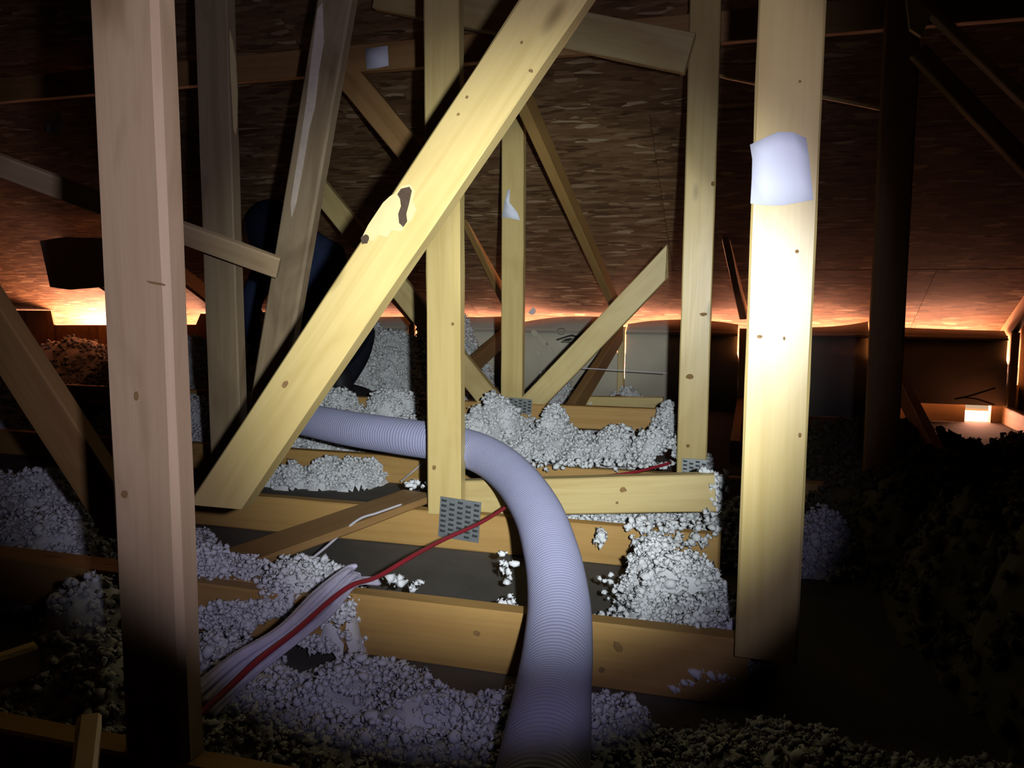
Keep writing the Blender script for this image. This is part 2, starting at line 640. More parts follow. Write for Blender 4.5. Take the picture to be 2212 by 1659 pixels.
# flaws on the long diagonal
d1 = [t for t in T1.children if t.name.startswith('diagonal_web')][0]
decal('stripped_patch', [(783, 512), (796, 486), (812, 462), (828, 438), (843, 424), (858, 415), (868, 402), (886, 398), (897, 412), (892, 436), (900, 452), (889, 476), (878, 484), (868, 500), (846, 498), (838, 512), (818, 508), (806, 522), (796, 518)], Y1 - 0.0002, M_TORN, T1, 0.0012)
decal('bark_pocket', [(868, 408), (885, 404), (890, 412), (884, 440), (878, 462), (880, 478), (872, 490), (864, 482), (862, 462), (868, 446), (866, 430), (860, 420)], Y1 - 0.001, M_BARK, T1, 0.003)
decal('knot', oval(789, 517, 8, 11, seed=8, rot=0.5), Y1 - 0.001, M_BARK, T1, 0.002)
for (x, y, rx, ry) in ((1127, 92, 3, 4), (1147, 153, 5, 4), (616, 830, 6, 9), (1009, 210, 3, 4), (990, 247, 3, 4)):
    decal('knot', oval(x, y, rx, ry, seed=int(x), rot=0.6), Y1 - 0.0003, M_KNOT, T1, 0.0008)
for (x, y, rx, ry) in ((1641, 727, 6, 4), (1722, 543, 4, 4), (1728, 176, 3, 3), (1694, 731, 3, 4), (1728, 940, 4, 5)):
    decal('knot', oval(x, y, rx, ry, seed=int(x)), Y1 - 0.0003, M_KNOT, T1, 0.0008)
decal('knot', oval(1335, 1398, 8, 14, seed=6, rot=-0.6), Y1 + 0.0297, M_KNOT, T1, 0.0008)
decal('knot', oval(1030, 1368, 9, 6, seed=7, rot=0.4), Y1 + 0.0297, M_KNOT, T1, 0.0008)
decal('knot', oval(1300, 1447, 7, 7, seed=9), Y1 + 0.0297, M_KNOT, T1, 0.0008)

# --- third truss: centre post with the large plate
Y2 = 1.86
X = vert_post(948, 0, 961, 1000, Y2)
T2 = thing('roof_truss', 'roof truss whose bright centre post carries the large toothed plate at its foot', 'truss', (X, Y2, FL))
post('vertical_web', X, Y2, CT - 0.005, 1.28, M_PALE, T2)
X = vert_post(446, 100, 494, 850, Y2)
dp = post('vertical_web', X, Y2, CT, 1.28, M_OLD, T2, w=0.098)
dp['label'] = 'dark weathered post with a long pale splinter'
spl = [onY(x, y, Y2 - 0.004) for x, y in ((497, 65), (503, 85), (510, 130), (514, 200), (513, 270), (510, 292), (506, 280), (503, 220), (499, 150))]
link('splinter', prism('splinter', spl, (0, -0.004, 0)), M_TORN, dp)
_a, _b = onY(563, 930, Y2), onY(724, -20, Y2)
_b = _a + (_b - _a) * ((1.25 - _a.z) / (_b.z - _a.z))
lw = lumber('diagonal_web', _a, _b, M_OLD, T2, w=0.095, cutA='level', c=0.006)
lw['label'] = 'leaning rough web with a pale edge'
sc_pts = [(700, 5), (706, 5), (700, 90), (690, 150), (680, 260), (662, 330), (640, 460), (628, 460), (640, 380), (654, 300), (668, 200), (680, 110), (690, 40)]
link('pale_edge', prism('pale_edge', [onY(x, y, Y2 - 0.0004) for x, y in [(686, 20), (697, 5), (700, 90), (690, 150), (681, 230), (668, 280), (655, 360), (640, 440), (630, 470), (628, 440), (640, 360), (650, 300), (662, 220), (672, 130), (680, 70)]], (0, -0.0008, 0)), M_PALE_EDGE, lw)  # paler strip along the left edge of the web
zc = [0.5 * (onY(540, 1060, Y2).z + onY(1000, 1127, Y2).z)]
print('T2 chord top', onY(800, 1105, Y2).z, onY(1140, 1150, Y2).z, onY(1550, 1195, Y2).z)
lumber('bottom_chord', (-3.2, Y2, (FL + CT) / 2), (onY(1556, 1200, Y2).x, Y2, (FL + CT) / 2), M_CHORD, T2, w=CT - FL)
plate(T2, 993, 1122, Y2 - 0.001, 0.108, 0.104, math.radians(4))
for (x, y, rx, ry) in ((978, 700, 3, 4), (938, 1010, 4, 5)):
    decal('knot', oval(x, y, rx, ry, seed=int(x)), Y2 - 0.0003, M_KNOT, T2, 0.0006)

# --- fourth truss: post ending on a plate behind the loose board, flat top chord, dark far-right post
Y3 = 2.50
X = vert_post(1520, 0, 1497, 1000, Y3)
T3 = thing('roof_truss', 'roof truss with a tall post right of centre and a small plate at its foot', 'truss', (X, Y3, FL))
post('vertical_web', X, Y3, CT - 0.005, 0.97, M_PALE, T3)
X = vert_post(1938, 0, 1925, 900, Y3)
post('vertical_web', X, Y3, CT, 0.97, M_BROWN, T3)
lumber('bottom_chord', (-3.6, Y3, (FL + CT) / 2), (2.4, Y3, (FL + CT) / 2), M_CHORD, T3, w=CT - FL)
za, zb = onY(530, 181, Y3 + 0.04).z, onY(1850, 60, Y3 + 0.04).z
print('T3 top chord underside', za, zb, 'roof', roofz(Y3))
ztc = 0.5 * (za + zb)
lumber('top_chord', (-3.0, Y3 + 0.04, ztc + 0.0445), (2.0, Y3 + 0.04, ztc + 0.0445), M_BROWN, T3)
lumber('diagonal_web', onY(935, 388, Y3 + 0.04), onY(735, 148, Y3 + 0.04), M_BROWN, T3)
plate(T3, 1500, 1012, Y3 - 0.001, 0.075, 0.060, 0, 4, 5)
for (x, y, rx, ry) in ((1490, 813, 8, 6), (1520, 679, 8, 4), (1486, 1003 - 40, 4, 4), (1540, 397, 4, 6)):
    decal('knot', oval(x, y, rx, ry, seed=int(x)), Y3 - 0.0003, M_KNOT, T3, 0.0008)

# --- fifth truss: the V of two diagonals about a narrow post
Y4 = 3.08
X = vert_post(1103, 250, 1108, 870, Y4)
zj = onY(1110, 872, Y4).z
T4 = thing('roof_truss', 'farther roof truss where two diagonals and a narrow post meet in a V above insulation', 'truss', (X, Y4, zj - 0.09))
post('vertical_web', X, Y4, zj, 0.70, M_PALE, T4)
lumber('diagonal_web', onY(1062, 872, Y4), onY(640, 352, Y4), M_WOOD, T4, cutA='level')
lumber('diagonal_web', onY(1146, 872, Y4), onY(1440, 566, Y4), M_WOOD, T4, cutA='level', cutB='plumb', rag=0.02)
lumber('bottom_chord', (-3.4, Y4, zj - 0.0445), (onY(1436, 900, Y4).x, Y4, zj - 0.0445), M_CHORD, T4)
plate(T4, 1124, 877, Y4 - 0.001, 0.095, 0.062, 0.06, 5, 5)
print('T4 junction', zj)

# --- hip jack trusses running to the eave
JX = [-3.97, -3.32, -2.67, -2.02, -1.37, -0.72, -0.05, 0.62, 1.27]
JL = {
    -3.97: 'eave jack truss standing within the wide bright opening at the far left',
    -3.32: 'eave jack truss just right of the wide bright opening, behind the grey post',
    -2.67: 'dim eave jack truss behind the two weathered posts at the left',
    -2.02: 'eave jack truss buried in the tall insulation bank beyond the crouching person',
    1.27: 'orange-lit eave jack truss at the extreme right edge',
    -1.37: 'eave jack truss whose web slopes up between the centre post and the narrow post',
    -0.72: 'eave jack truss with its rafter glowing orange above the baffle with the printed mark',
    -0.05: 'eave jack truss showing an orange rafter between the two tall right-hand posts',
    0.62: 'eave jack truss with dark rafter just left of the black far-right post',
}
JB = {-1.37: ((1092, 662), (985, 440)), -0.72: ((1328, 672), (1095, 165)), -0.05: ((1598, 678), (1552, 470))}
for jx in JX:
    lab = JL.get(jx, 'dim eave jack truss running up under the roof, mostly lost in shadow')
    J = thing('jack_truss', lab, 'truss', (jx, 4.6, FL), None if jx in JL else 'dim jack trusses along the eave')
    yA, yB = 5.15, 2.62
    off = 0.0445 + 0.002
    nrmX = (1, 0, 0)
    off = 0.0445 / math.cos(math.atan(SL)) + 0.003
    if jx in JB:
        (ax, ay), (bx, by) = JB[jx]
        PA, PB_ = onX(ax, ay, jx - 0.019), onX(bx, by, jx - 0.019)
        if jx == -0.05:
            PA, PB_ = onY(ax, ay, 4.6), onY(bx, by, 3.9)
        lumber('sloping_chord', PA, PB_, M_CHORD, J, nrm=nrmX, w=0.075)
    else:
        lumber('rafter', (jx - 0.019, yA, roofz(yA) - off), (jx - 0.019, 4.0, roofz(4.0) - off), M_BROWN, J, nrm=nrmX, cutA='plumb', cutB='plumb')
    lumber('bottom_chord', (jx - 0.019, 4.70, (FL + CT) / 2 - 0.003), (jx - 0.019, 3.2, (FL + CT) / 2 - 0.003), M_BROWN, J, nrm=nrmX, w=CT - FL - 0.004)
    lumber('heel_block', (jx - 0.019, 4.655, CT), (jx - 0.019, 4.655, roofz(4.655) - 0.10), M_WOOD, J, nrm=nrmX, w=0.06)
    if jx in (-1.37, -0.72, 0.62):
        lumber('slope_web', (jx - 0.019, 4.58, -0.19), (jx - 0.019, 3.15, -0.51), M_BROWN, J, nrm=nrmX, cutA='plumb', cutB='level')

# --- baffles between the jacks
YB = 4.705
GAP = {  # gap below the deck along each bay: left end, middle, right end
    -2.67: (0.03, 0.035, 0.03), -2.02: (0.02, 0.03, 0.02), -1.37: (0.06, 0.020, 0.03), -0.72: (0.06, 0.030, 0.055), -0.05: (0.03, 0.065, 0.03),
    0.62: (0.055, 0.065, 0.07),
}
BL = {
    -2.67: 'card baffle at the eave hidden behind the crouching person',
    -2.02: 'card baffle above the tall insulation bank, left of the centre post',
    -1.37: 'card rafter baffle with a small printed roof mark and a bulging top lip',
    -0.72: 'card rafter baffle behind the torn end of the rising diagonal',
    -0.05: 'grey card rafter baffle between the papered post and the black post',
    0.62: 'grey card rafter baffle right of the black post, its top edge glowing',
}
bi = 0
for jx, nx in zip(JX[:-1], JX[1:]):
    if jx not in GAP:
        continue
    bi += 1
    g = GAP[jx]
    B = thing('rafter_baffle', BL.get(jx, 'rafter baffle at the eave, nearly hidden by framing or insulation'), 'baffle', ((jx + nx) / 2, YB, FL), None if jx in BL else 'hidden eave baffles')
    n = 18
    x0, x1 = jx + 0.024, nx - 0.028
    xw0, xw1 = jx + 0.020, nx - 0.0195
    bot = FL + 0.095 if jx == 0.62 else FL + 0.001
    vl, fl, vp, fp = [], [], [], []
    low = 0.115
    for i in range(n + 1):
        t = i / n
        x = x0 + (x1 - x0) * t
        gp = g[0] * (1 - t) * (1 - 2 * t) + 4 * g[1] * t * (1 - t) + g[2] * t * (2 * t - 1)
        ztop = roofz(YB) - gp
        bow = 0.03 * math.sin(math.pi * t)
        for th in (0.0, 0.004):
            vl += [(x, YB - bow * 0.3 + 0.02 + th, ztop), (x, YB - 0.075 - bow + th, roofz(YB) - low)]
            xw = xw0 + (xw1 - xw0) * t
            vp += [(x, YB - 0.052 - bow + th, roofz(YB) - low + 0.022), (x, YB - 0.05 - bow + th, roofz(YB) - low - 0.10), (xw, YB - 0.05 - bow * 0.7 + th, roofz(YB) - low - 0.125), (xw, YB - 0.05 + th, bot)]
    for i in range(n):
        a0, a1 = i * 4, i * 4 + 4
        fl += [(a0, a1, a1 + 1, a0 + 1), (a0 + 2, a0 + 3, a1 + 3, a1 + 2), (a0, a0 + 2, a1 + 2, a1), (a0 + 1, a1 + 1, a1 + 3, a0 + 3)]
        b0, b1 = i * 8, i * 8 + 8
        for q in range(3):
            fp += [(b0 + q, b1 + q, b1 + q + 1, b0 + q + 1), (b0 + q + 4, b0 + q + 5, b1 + q + 5, b1 + q + 4)]
        fp += [(b0, b0 + 4, b1 + 4, b1), (b0 + 3, b1 + 3, b1 + 7, b0 + 7)]
    l = link('lip', mesh('lip', vl, fl, True), M_LIP, B)
    l['label'] = 'darker folded top lip'
    p = link('panel', mesh('panel', vp, fp, True), M_CARD, B)
    if jx == -1.37:
        yq = 4.617
        def PM(pts):
            return [onY(x, y, yq) for x, y in pts]
        mk = []
        for pts in ([(1201, 733), (1228, 724), (1236, 722), (1262, 731), (1262, 734), (1236, 727), (1228, 728), (1203, 736)],
                    [(1212, 737), (1222, 732), (1230, 730), (1238, 731), (1230, 737)], [(1234, 738), (1241, 731), (1250, 732), (1247, 738)], [(1212, 738), (1248, 739), (1248, 741), (1212, 740)]):
            link('printed_roof_mark', prism('printed_roof_mark', PM(pts), (0, -0.0008, 0)), M_INK, p)
        ring = []
        c = [(1212 + 9.5 * math.cos(t), 716 + 7 * math.sin(t)) for t in [2 * math.pi * k / 20 for k in range(20)]]
        c2 = [(1212 + 8.3 * math.cos(t), 716 + 5.8 * math.sin(t)) for t in [2 * math.pi * k / 20 for k in range(20)]]
        P1, P2 = PM(c), PM(c2)
        vv = P1 + P2
        link('printed_ring_mark', mesh('printed_ring_mark', vv, [(k, (k + 1) % 20, 20 + (k + 1) % 20, 20 + k) for k in range(20)]), M_INK, p)
        # blown fibres caught on the card
        for (x, y, rx, ry, s) in ((1172, 735, 7, 14, 1), (1155, 720, 5, 9, 2), (1187, 752, 4, 12, 3), (1165, 765, 5, 9, 4), (1150, 672, 7, 6, 5)):
            link('clinging_fibre', prism('clinging_fibre', PM(oval(x, y, rx, ry, 9, -0.6, 0.35, s)), (0, -0.006, 0)), M_CARD if s != 5 else M_INS, p)
# low strand-board heel wall under the wide opening at the far left
o = link('wall_back', prism('wall_back', [(-6.5, 4.72, FL), (-2.70, 4.72, FL), (-2.70, 4.72, -0.11), (-3.62, 4.72, -0.11), (-3.66, 4.72, -0.185), (-4.88, 4.72, -0.205), (-4.90, 4.72, -0.10), (-6.5, 4.72, -0.10)], (0, 0.015, 0)), M_OSB)
o['kind'] = 'structure'
o['label'] = 'low heel wall below the bright opening at the far left'
o = link('wall_front', box_mesh('wall_front', 1.32, 5.0, 4.72, 4.735, FL, roofz(4.735)), M_OSB)
o['kind'] = 'structure'
o['label'] = 'heel wall at the far right end of the eave'

for k, (xa, xb) in enumerate(((-2.70, 1.08), (1.20, 1.32))):  # strips added to block daylight under the baffles, leaving one gap
    o = link('trim_%d' % (k + 2), box_mesh('trim', xa, xb, 4.70, 4.75, FL, FL + (0.17 if k == 0 else 0.20)), M_BROWN)
    o['kind'] = 'structure'
    o['label'] = 'added wooden strip blocking low daylight behind the foot of the baffles'

# ------------------------------------------------------------------ loose boards and braces
bd = lumber('loose_board', onY(985, 1076, 1.905), onY(1545, 1067, 1.905), M_WOOD, None, w=0.090)
tag(bd, 'knotty yellow board fixed level behind the centre post, tuft on its right end', 'board')
decal('knot', oval(1346, 1058, 7, 6, seed=2), 1.9045, M_KNOT, bd, 0.0008)
decal('knot', oval(1333, 1086, 3, 3, seed=2), 1.9045, M_KNOT, bd, 0.0008)
ub = lumber('slanting_brace', onY(812, -22, 2.455), onY(1490, 112, 2.455), M_WOOD, None, w=0.112)
tag(ub, 'broad slanting board high up, passing behind the bright diagonal', 'board')
lb = lumber('lateral_brace', onY(-120, 318, 1.50), onY(600, 582, 1.79), M_GREY, None, w=0.060, t=0.019, nrm=(0.1, 1, 0.45))
tag(lb, 'thin grey brace sloping down to the right across the dark weathered post', 'board')
fb = lumber('floor_brace', onZ(470, 1215, CT + 0.022), onZ(905, 1062, CT + 0.022), M_BROWN, None, w=0.11, t=0.019, nrm=(0, 0, -1))
tag(fb, 'flat brown board lying across the chords left of the centre post', 'board')
sb = lumber('short_block', onY(1266, 868, 3.78), onY(1432, 872, 3.78), M_PALE, None, w=0.055)
tag(sb, 'short pale yellow block lying level near the eave, half buried', 'board')
jb = lumber('jack_stub', onX(1120, 946, -0.93), onX(1186, 908, -0.93), M_BROWN, None, w=0.045, nrm=(1, 0, 0))
tag(jb, 'narrow brown stick poking out of the insulation right of the hose bend', 'board')
tb = lumber('thin_strip', onY(1540, 160, 2.75), onY(1922, 236, 2.75), M_PALE, None, w=0.010, t=0.02)
tag(tb, 'thin pale strip sloping down behind the papered post to the black post', 'board')
for A, B, w, y, mt, lab in (
    ((1950, -45), (2700, 680), 0.022, 2.3, M_GREY, 'upper of two thin dim boards slanting down at the upper right corner'),
    ((1985, 105), (2700, 860), 0.040, 2.3, M_BROWN, 'lower of two thin dim boards slanting down at the upper right corner')):
    q = lumber('slanting_strip', onY(*A, y), onY(*B, y), mt, None, w=w)
    tag(q, lab, 'board')
q = link('gusset_scrap', prism('gusset_scrap', [onY(x, y, 2.26) for x, y in ((1958, -5), (1985, -5), (2012, 32), (1990, 78), (1966, 62))], (0, 0.018, 0)), M_WOOD)
tag(q, 'small wooden gusset at the top of the black far-right post', 'board')
# two pale board ends close to the lens, bottom left corner
q = lumber('board_offcut', atz(140, 1760, 0.62), atz(165, 1585, 0.72), M_PALE, None, w=0.036, t=0.02, nrm=(0, 1, 0), cutB='plumb')
tag(q, 'pale splintered board end poking up in the bottom left corner', 'board')
q = lumber('board_offcut', atz(-60, 1470, 0.9), atz(84, 1428, 0.95), M_WOOD, None, w=0.036, t=0.02, nrm=(0, 1, 0))
tag(q, 'dim olive board end at the lower left edge, beside the grey post', 'board')
# cardboard flap at the left
q = link('card_flap', prism('card_flap', [onY(x, y, 3.6) for x, y in ((86, 520), (140, 512), (260, 516), (260, 617), (150, 626), (108, 620))], (0, 0.006, 0)), M_CARD)
tag(q, 'drab cardboard flap hanging above the bright opening at the far left', 'panel')

# ------------------------------------------------------------------ papers
def paper(name, grid_px, Y, lift, label):
    rows, cols = len(grid_px), len(grid_px[0])
    v = []
    for th in (0.0, 0.0006):
        for r in range(rows):
            for c in range(cols):
                p = onY(*grid_px[r][c], Y)
                v.append(p + Vector((0, -0.001 - lift[r][c] + th, 0)))
    f = []
    n = rows * cols
    for r in range(rows - 1):
        for c in range(cols - 1):
            a0 = r * cols + c
            f.append((a0, a0 + 1, a0 + cols + 1, a0 + cols))
            f.append((n + a0, n + a0 + cols, n + a0 + cols + 1, n + a0 + 1))
    edge = [c for c in range(cols)] + [r * cols + cols - 1 for r in range(1, rows)] + [(rows - 1) * cols + c for c in range(cols - 2, -1, -1)] + [r * cols for r in range(rows - 2, 0, -1)]
    for i in range(len(edge)):
        a0, b0 = edge[i], edge[(i + 1) % len(edge)]
        f.append((a0, a0 + n, b0 + n, b0))
    o = link(name, mesh(name, v, f, True), M_PAPER)
    tag(o, label, 'paper')
    return o


g = [[(1620, 314), (1650, 302), (1680, 290), (1712, 290), (1741, 300)],
     [(1625, 345), (1655, 335), (1685, 325), (1718, 328), (1747, 338)],
     [(1624, 385), (1655, 385), (1688, 385), (1722, 383), (1752, 384)],
     [(1621, 440), (1655, 444), (1690, 444), (1724, 438), (1757, 432)]]
lf = [[0.004, 0.012, 0.016, 0.014, 0.006], [0.002, 0.008, 0.011, 0.008, 0.003], [0.001, 0.003, 0.004, 0.003, 0.001], [0.0008, 0.001, 0.001, 0.001, 0.0008]]
paper('paper_sheet', g, Y1 - 0.0012, lf, 'large white paper sheet, curling at its top, stapled to the right-hand post')
g = [[(1097, 409), (1099, 409), (1102, 411)], [(1091, 432), (1096, 434), (1101, 438)], [(1087, 455), (1102, 455), (1118, 459)], [(1084, 469), (1104, 472), (1124, 476)]]
paper('paper_sheet', g, Y4 - 0.001, [[0.001] * 3] * 4, 'torn white paper scrap on the narrow post in the middle')
g = [[(789, 106), (815, 102), (838, 99)], [(791, 128), (816, 124), (839, 121)], [(793, 150), (818, 147), (840, 142)]]
paper('paper_sheet', g, Y3 + 0.0385, [[0.001] * 3] * 3, 'small square white paper on the dark chord, upper left of the centre post')
g = [[(118, 240), (124, 236), (130, 243)], [(98, 268), (118, 266), (141, 262)], [(96, 284), (112, 290), (128, 287)]]
paper('paper_sheet', g, 2.2, [[0.001] * 3] * 3, 'dim bluish paper scrap in the dark at the far left')

# ------------------------------------------------------------------ the hose
HP = [(1160, 1760, 0.80), (1182, 1600, 0.93), (1194, 1500, 1.06), (1205, 1400, 1.17), (1207, 1300, 1.30), (1192, 1200, 1.46), (1160, 1105, 1.66), (1108, 1030, 1.88), (1045, 983, 2.05), (965, 958, 2.16), (860, 942, 2.24), (750, 925, 2.36), (650, 905, 2.55), (560, 893, 2.85), (530, 872, 3.15)]
hp = resample(catmull([atz(*p) for p in HP], 40), 0.0022)
RH = 0.0495
hm = tube('blower_hose', hp, RH, 40, 1.0, lambda i: RH + 0.0011 * math.sin(i * 2 * math.pi / 4.0))
hose = link('blower_hose', hm, M_HOSE)
tag(hose, 'thick white ribbed blower hose curving up from the front and away to the left', 'hose')

# ------------------------------------------------------------------ cables
def cable(name, pts, r, mat, label=None, cat='cable', parent=None, flat=1.0):
    o = link(name, tube(name, catmull(pts, 14), r, 8, flat), mat, parent)
    if label:
        tag(o, label, cat)
    return o


# red cable: over the bundle, past the big plate, under the hose, along the top of the loose board
zb = [atz(430, 1545, 0.965), atz(500, 1480, 1.015), atz(560, 1424, 1.06), atz(640, 1362, 1.135), atz(720, 1292, 1.235), atz(765, 1262, 1.29), atz(815, 1246, 1.36), atz(890, 1202, 1.46), atz(960, 1165, 1.60), atz(1040, 1128, 1.74), atz(1100, 1090, 1.86), atz(1150, 1052, 1.97), atz(1215, 1034, 2.03), atz(1290, 1030, 2.05), atz(1370, 1020, 2.12), atz(1448, 1000, 2.22)]
cable('red_cable', zb, 0.0042, M_RED, 'red cable running from the white bundle under the hose to the loose board')
cable('white_cord', [onZ(600, 1255, FL + 0.03), onZ(645, 1228, FL + 0.055), onZ(700, 1185, CT - 0.01), onZ(770, 1125, CT + 0.026), onZ(815, 1108, CT + 0.030), onZ(866, 1090, CT + 0.032)], 0.005, M_WCORD, 'white cord looping over the floor below the flat brown board', flat=0.6)
cable('white_cord', [onZ(866, 1040, FL + 0.03), onZ(890, 1020, FL + 0.05), onZ(918, 996, FL + 0.09)], 0.0026, M_WCORD, 'thin straight white cord just left of the centre post above the brown board')
cable('thin_line', [onY(1255, 795, 3.75), onY(1340, 800, 3.75), onY(1440, 806, 3.75)], 0.0022, M_WCORD, 'fine pale line stretched across in front of the baffles')
cable('stray_wire', [onY(2062, 862, 4.3), onY(2095, 855, 4.3), onY(2150, 838, 4.3)], 0.004, M_WIRE, 'dark stray wire crossing the bright gap at the right, rising one')
cable('stray_wire', [onY(2075, 858, 4.32), onY(2110, 862, 4.32), onY(2148, 874, 4.32)], 0.003, M_WIRE, 'dark stray wire crossing the bright gap at the right, drooping one')
BN = thing('cord_bundle', 'bundle of pale plastic strands with frayed ends slanting across the front insulation', 'bundle', atz(620, 1380, 1.12))
r = random.Random(5)
cl = [(430, 1520, 0.985), (520, 1440, 1.06), (620, 1372, 1.13), (700, 1300, 1.23), (755, 1245, 1.31)]
for k in range(9):
    s = (k - 4) / 4.0
    pts = []
    for i, (x, y, z) in enumerate(cl):
        wdt = (34, 30, 24, 25, 20)[i]
        pts.append(atz(x + s * wdt * 0.62 + r.uniform(-3, 3), y + s * wdt * 0.78 + r.uniform(-3, 3), z + 0.006 * math.cos(k * 2.1) + 0.004))
    if k > 5:
        pts.append(atz(795 + k * 3, 1250 + (k - 6) * 5, 1.36))
    elif k > 2:
        pts.append(atz(775, 1232 + k * 3, 1.34))
    else:
        pts.append(atz(768 - k * 4, 1222 + k * 4, 1.34))
    link('strand', tube('strand', catmull(pts, 10), 0.0058, 7, 0.7), M_STRAND, BN)

# ------------------------------------------------------------------ the crouching person
PZ = 3.72
def pj(px, py, dz=0.0):
    return atz(px, py, PZ + dz)


def skin(name, joints, edges, radii, levels=2, root=0):
    me = bpy.data.meshes.new(name)
    me.from_pydata([tuple(j) for j in joints], edges, [])
    o = bpy.data.objects.new(name, me)
    COL.objects.link(o)
    md = o.modifiers.new('skin', 'SKIN')
    md.use_smooth_shade = True
    for v, rr in zip(me.skin_vertices[0].data, radii):
        v.radius = rr if isinstance(rr, tuple) else (rr, rr)
    me.skin_vertices[0].data[root].use_root = True
    sd = o.modifiers.new('sub', 'SUBSURF')
    sd.levels = sd.render_levels = levels
    dg = bpy.context.evaluated_depsgraph_get()
    m2 = bpy.data.meshes.new_from_object(o.evaluated_get(dg))
    m2.name = name
    bpy.data.objects.remove(o)
    bpy.data.meshes.remove(me)
    for p in m2.polygons:
        p.use_smooth = True
    return m2


Jn = {
    'pelvis': (pj(690, 745, 0.0), 0.150), 'belly': (pj(688, 672, 0.05), 0.165), 'chest': (pj(668, 585, 0.10), 0.170), 'upper': (pj(640, 530, 0.16), 0.125), 'neck': (pj(612, 508, 0.20), 0.065),
    'head': (pj(585, 498, 0.24), 0.085),
    'rsh': (pj(725, 560, 0.10), 0.082), 'rel': (pj(742, 655, 0.22), 0.056), 'rwr': (pj(668, 735, 0.42), 0.038), 
    'lsh': (pj(590, 562, 0.22), 0.082), 'lel': (pj(540, 650, 0.32), 0.056), 'lwr': (pj(548, 745, 0.50), 0.038),
    'rhip': (pj(728, 765, 0.0), 0.108), 'rkn': (pj(796, 712, 0.14), 0.066), 'rshin': (pj(766, 785, 0.06), 0.056), 'ran': (pj(735, 838, 0.0), 0.045),
    'lhip': (pj(650, 765, 0.05), 0.108), 'lkn': (pj(590, 735, 0.30), 0.066), 'lshin': (pj(590, 795, 0.25), 0.056), 'lan': (pj(600, 850, 0.18), 0.045),
}
jn = list(Jn)
E = [('pelvis', 'belly'), ('belly', 'chest'), ('chest', 'upper'), ('upper', 'neck'), ('neck', 'head'), ('chest', 'rsh'), ('rsh', 'rel'), ('rel', 'rwr'), ('chest', 'lsh'), ('lsh', 'lel'), ('lel', 'lwr'),
     ('pelvis', 'rhip'), ('rhip', 'rkn'), ('rkn', 'rshin'), ('rshin', 'ran'), ('pelvis', 'lhip'), ('lhip', 'lkn'), ('lkn', 'lshin'), ('lshin', 'lan')]
PB = thing('person', 'person in a navy hooded top and dark trousers, crouching with back to the camera', 'person', pj(690, 860))
bmesh_body = skin('body', [Jn[k][0] for k in jn], [(jn.index(a), jn.index(b)) for a, b in E], [Jn[k][1] for k in jn])
body = link('body', bmesh_body, [M_NAVY, M_TROUS], PB)
zcut = Jn['pelvis'][0].z + 0.02
for p in bmesh_body.polygons:
    if p.center.z < zcut and not (p.center - Jn['rwr'][0]).length < 0.2 and not (p.center - Jn['lwr'][0]).length < 0.2:
        p.material_index = 1
    if (p.center - Jn['rkn'][0]).length < 0.12:
        p.material_index = 1
# head with face turned away, under a hood
hc = Jn['head'][0]
look = Vector((-0.75, 0.62, -0.25)).normalized()
sidev = look.cross(Vector((0, 0, 1))).normalized()
upv = sidev.cross(look)
hmw = Matrix(((sidev.x, look.x, upv.x, hc.x), (sidev.y, look.y, upv.y, hc.y), (sidev.z, look.z, upv.z, hc.z), (0, 0, 0, 1)))


def ellip(name, c, rad, seg=20, rings=14, fn=None):
    bm = bmesh.new()
    bmesh.ops.create_uvsphere(bm, u_segments=seg, v_segments=rings, radius=1.0)
    for v in bm.verts:
        p = v.co.copy()
        if fn:
            p = fn(p)
        v.co = Vector((c[0] + p.x * rad[0], c[1] + p.y * rad[1], c[2] + p.z * rad[2]))
    me = bpy.data.meshes.new(name)
    bm.to_mesh(me)
    bm.free()
    for p in me.polygons:
        p.use_smooth = True
    return me


head = link('head', ellip('head', (0, 0.035, 0.0), (0.076, 0.098, 0.115)), M_SKIN, PB, hmw)
link('nose', ellip('nose', (0, 0.137, -0.012), (0.014, 0.02, 0.026), 10, 8), M_SKIN, head, hmw)
for sx in (-1, 1):
    link('eye', ellip('eye', (sx * 0.031, 0.118, 0.018), (0.013, 0.010, 0.009), 10, 8), M_BOOT, head, hmw)
    link('ear', ellip('ear', (sx * 0.077, 0.03, 0.0), (0.010, 0.02, 0.03), 10, 8), M_SKIN, head, hmw)
link('mouth', ellip('mouth', (0, 0.122, -0.052), (0.024, 0.008, 0.007), 10, 8), M_KNOT, head, hmw)


def hoodfn(p):
    q = p.copy()
    if q.y > 0.45:
        q.y = 0.45 + (q.y - 0.45) * 0.1
    q.z *= 1.0 if q.z > 0 else 1.15
    return q


link('hood', ellip('hood', (0, 0.0, 0.012), (0.125, 0.14, 0.138), 28, 18, hoodfn), M_HOOD, PB, hmw)
for nm, an, dirv in (('ran', Jn['ran'][0], Vector((0.10, 0.25, 0)).normalized()), ('lan', Jn['lan'][0], Vector((-0.25, 0.25, 0)).normalized())):
    sv = dirv.cross(Vector((0, 0, 1)))
    m = Matrix(((sv.x, dirv.x, 0, an.x), (sv.y, dirv.y, 0, an.y), (sv.z, dirv.z, 1, an.z), (0, 0, 0, 1)))
    bm = bmesh.new()
    bmesh.ops.create_uvsphere(bm, u_segments=18, v_segments=12, radius=1)
    for v in bm.verts:
        p = v.co
        y = p.y * 0.14 + 0.06
        z = p.z * (0.06 if p.y < 0 else 0.06 - 0.025 * p.y) - 0.045
        z = max(z, -0.088)
        v.co = Vector((p.x * 0.05, y, z))
    me = bpy.data.meshes.new('boot')
    bm.to_mesh(me)
    bm.free()
    bt = link('boot', me, M_BOOT, PB, m)
    link('boot_shaft', ellip('boot_shaft', (0, 0.0, 0.02), (0.058, 0.06, 0.09), 14, 10), M_BOOT, bt, m)
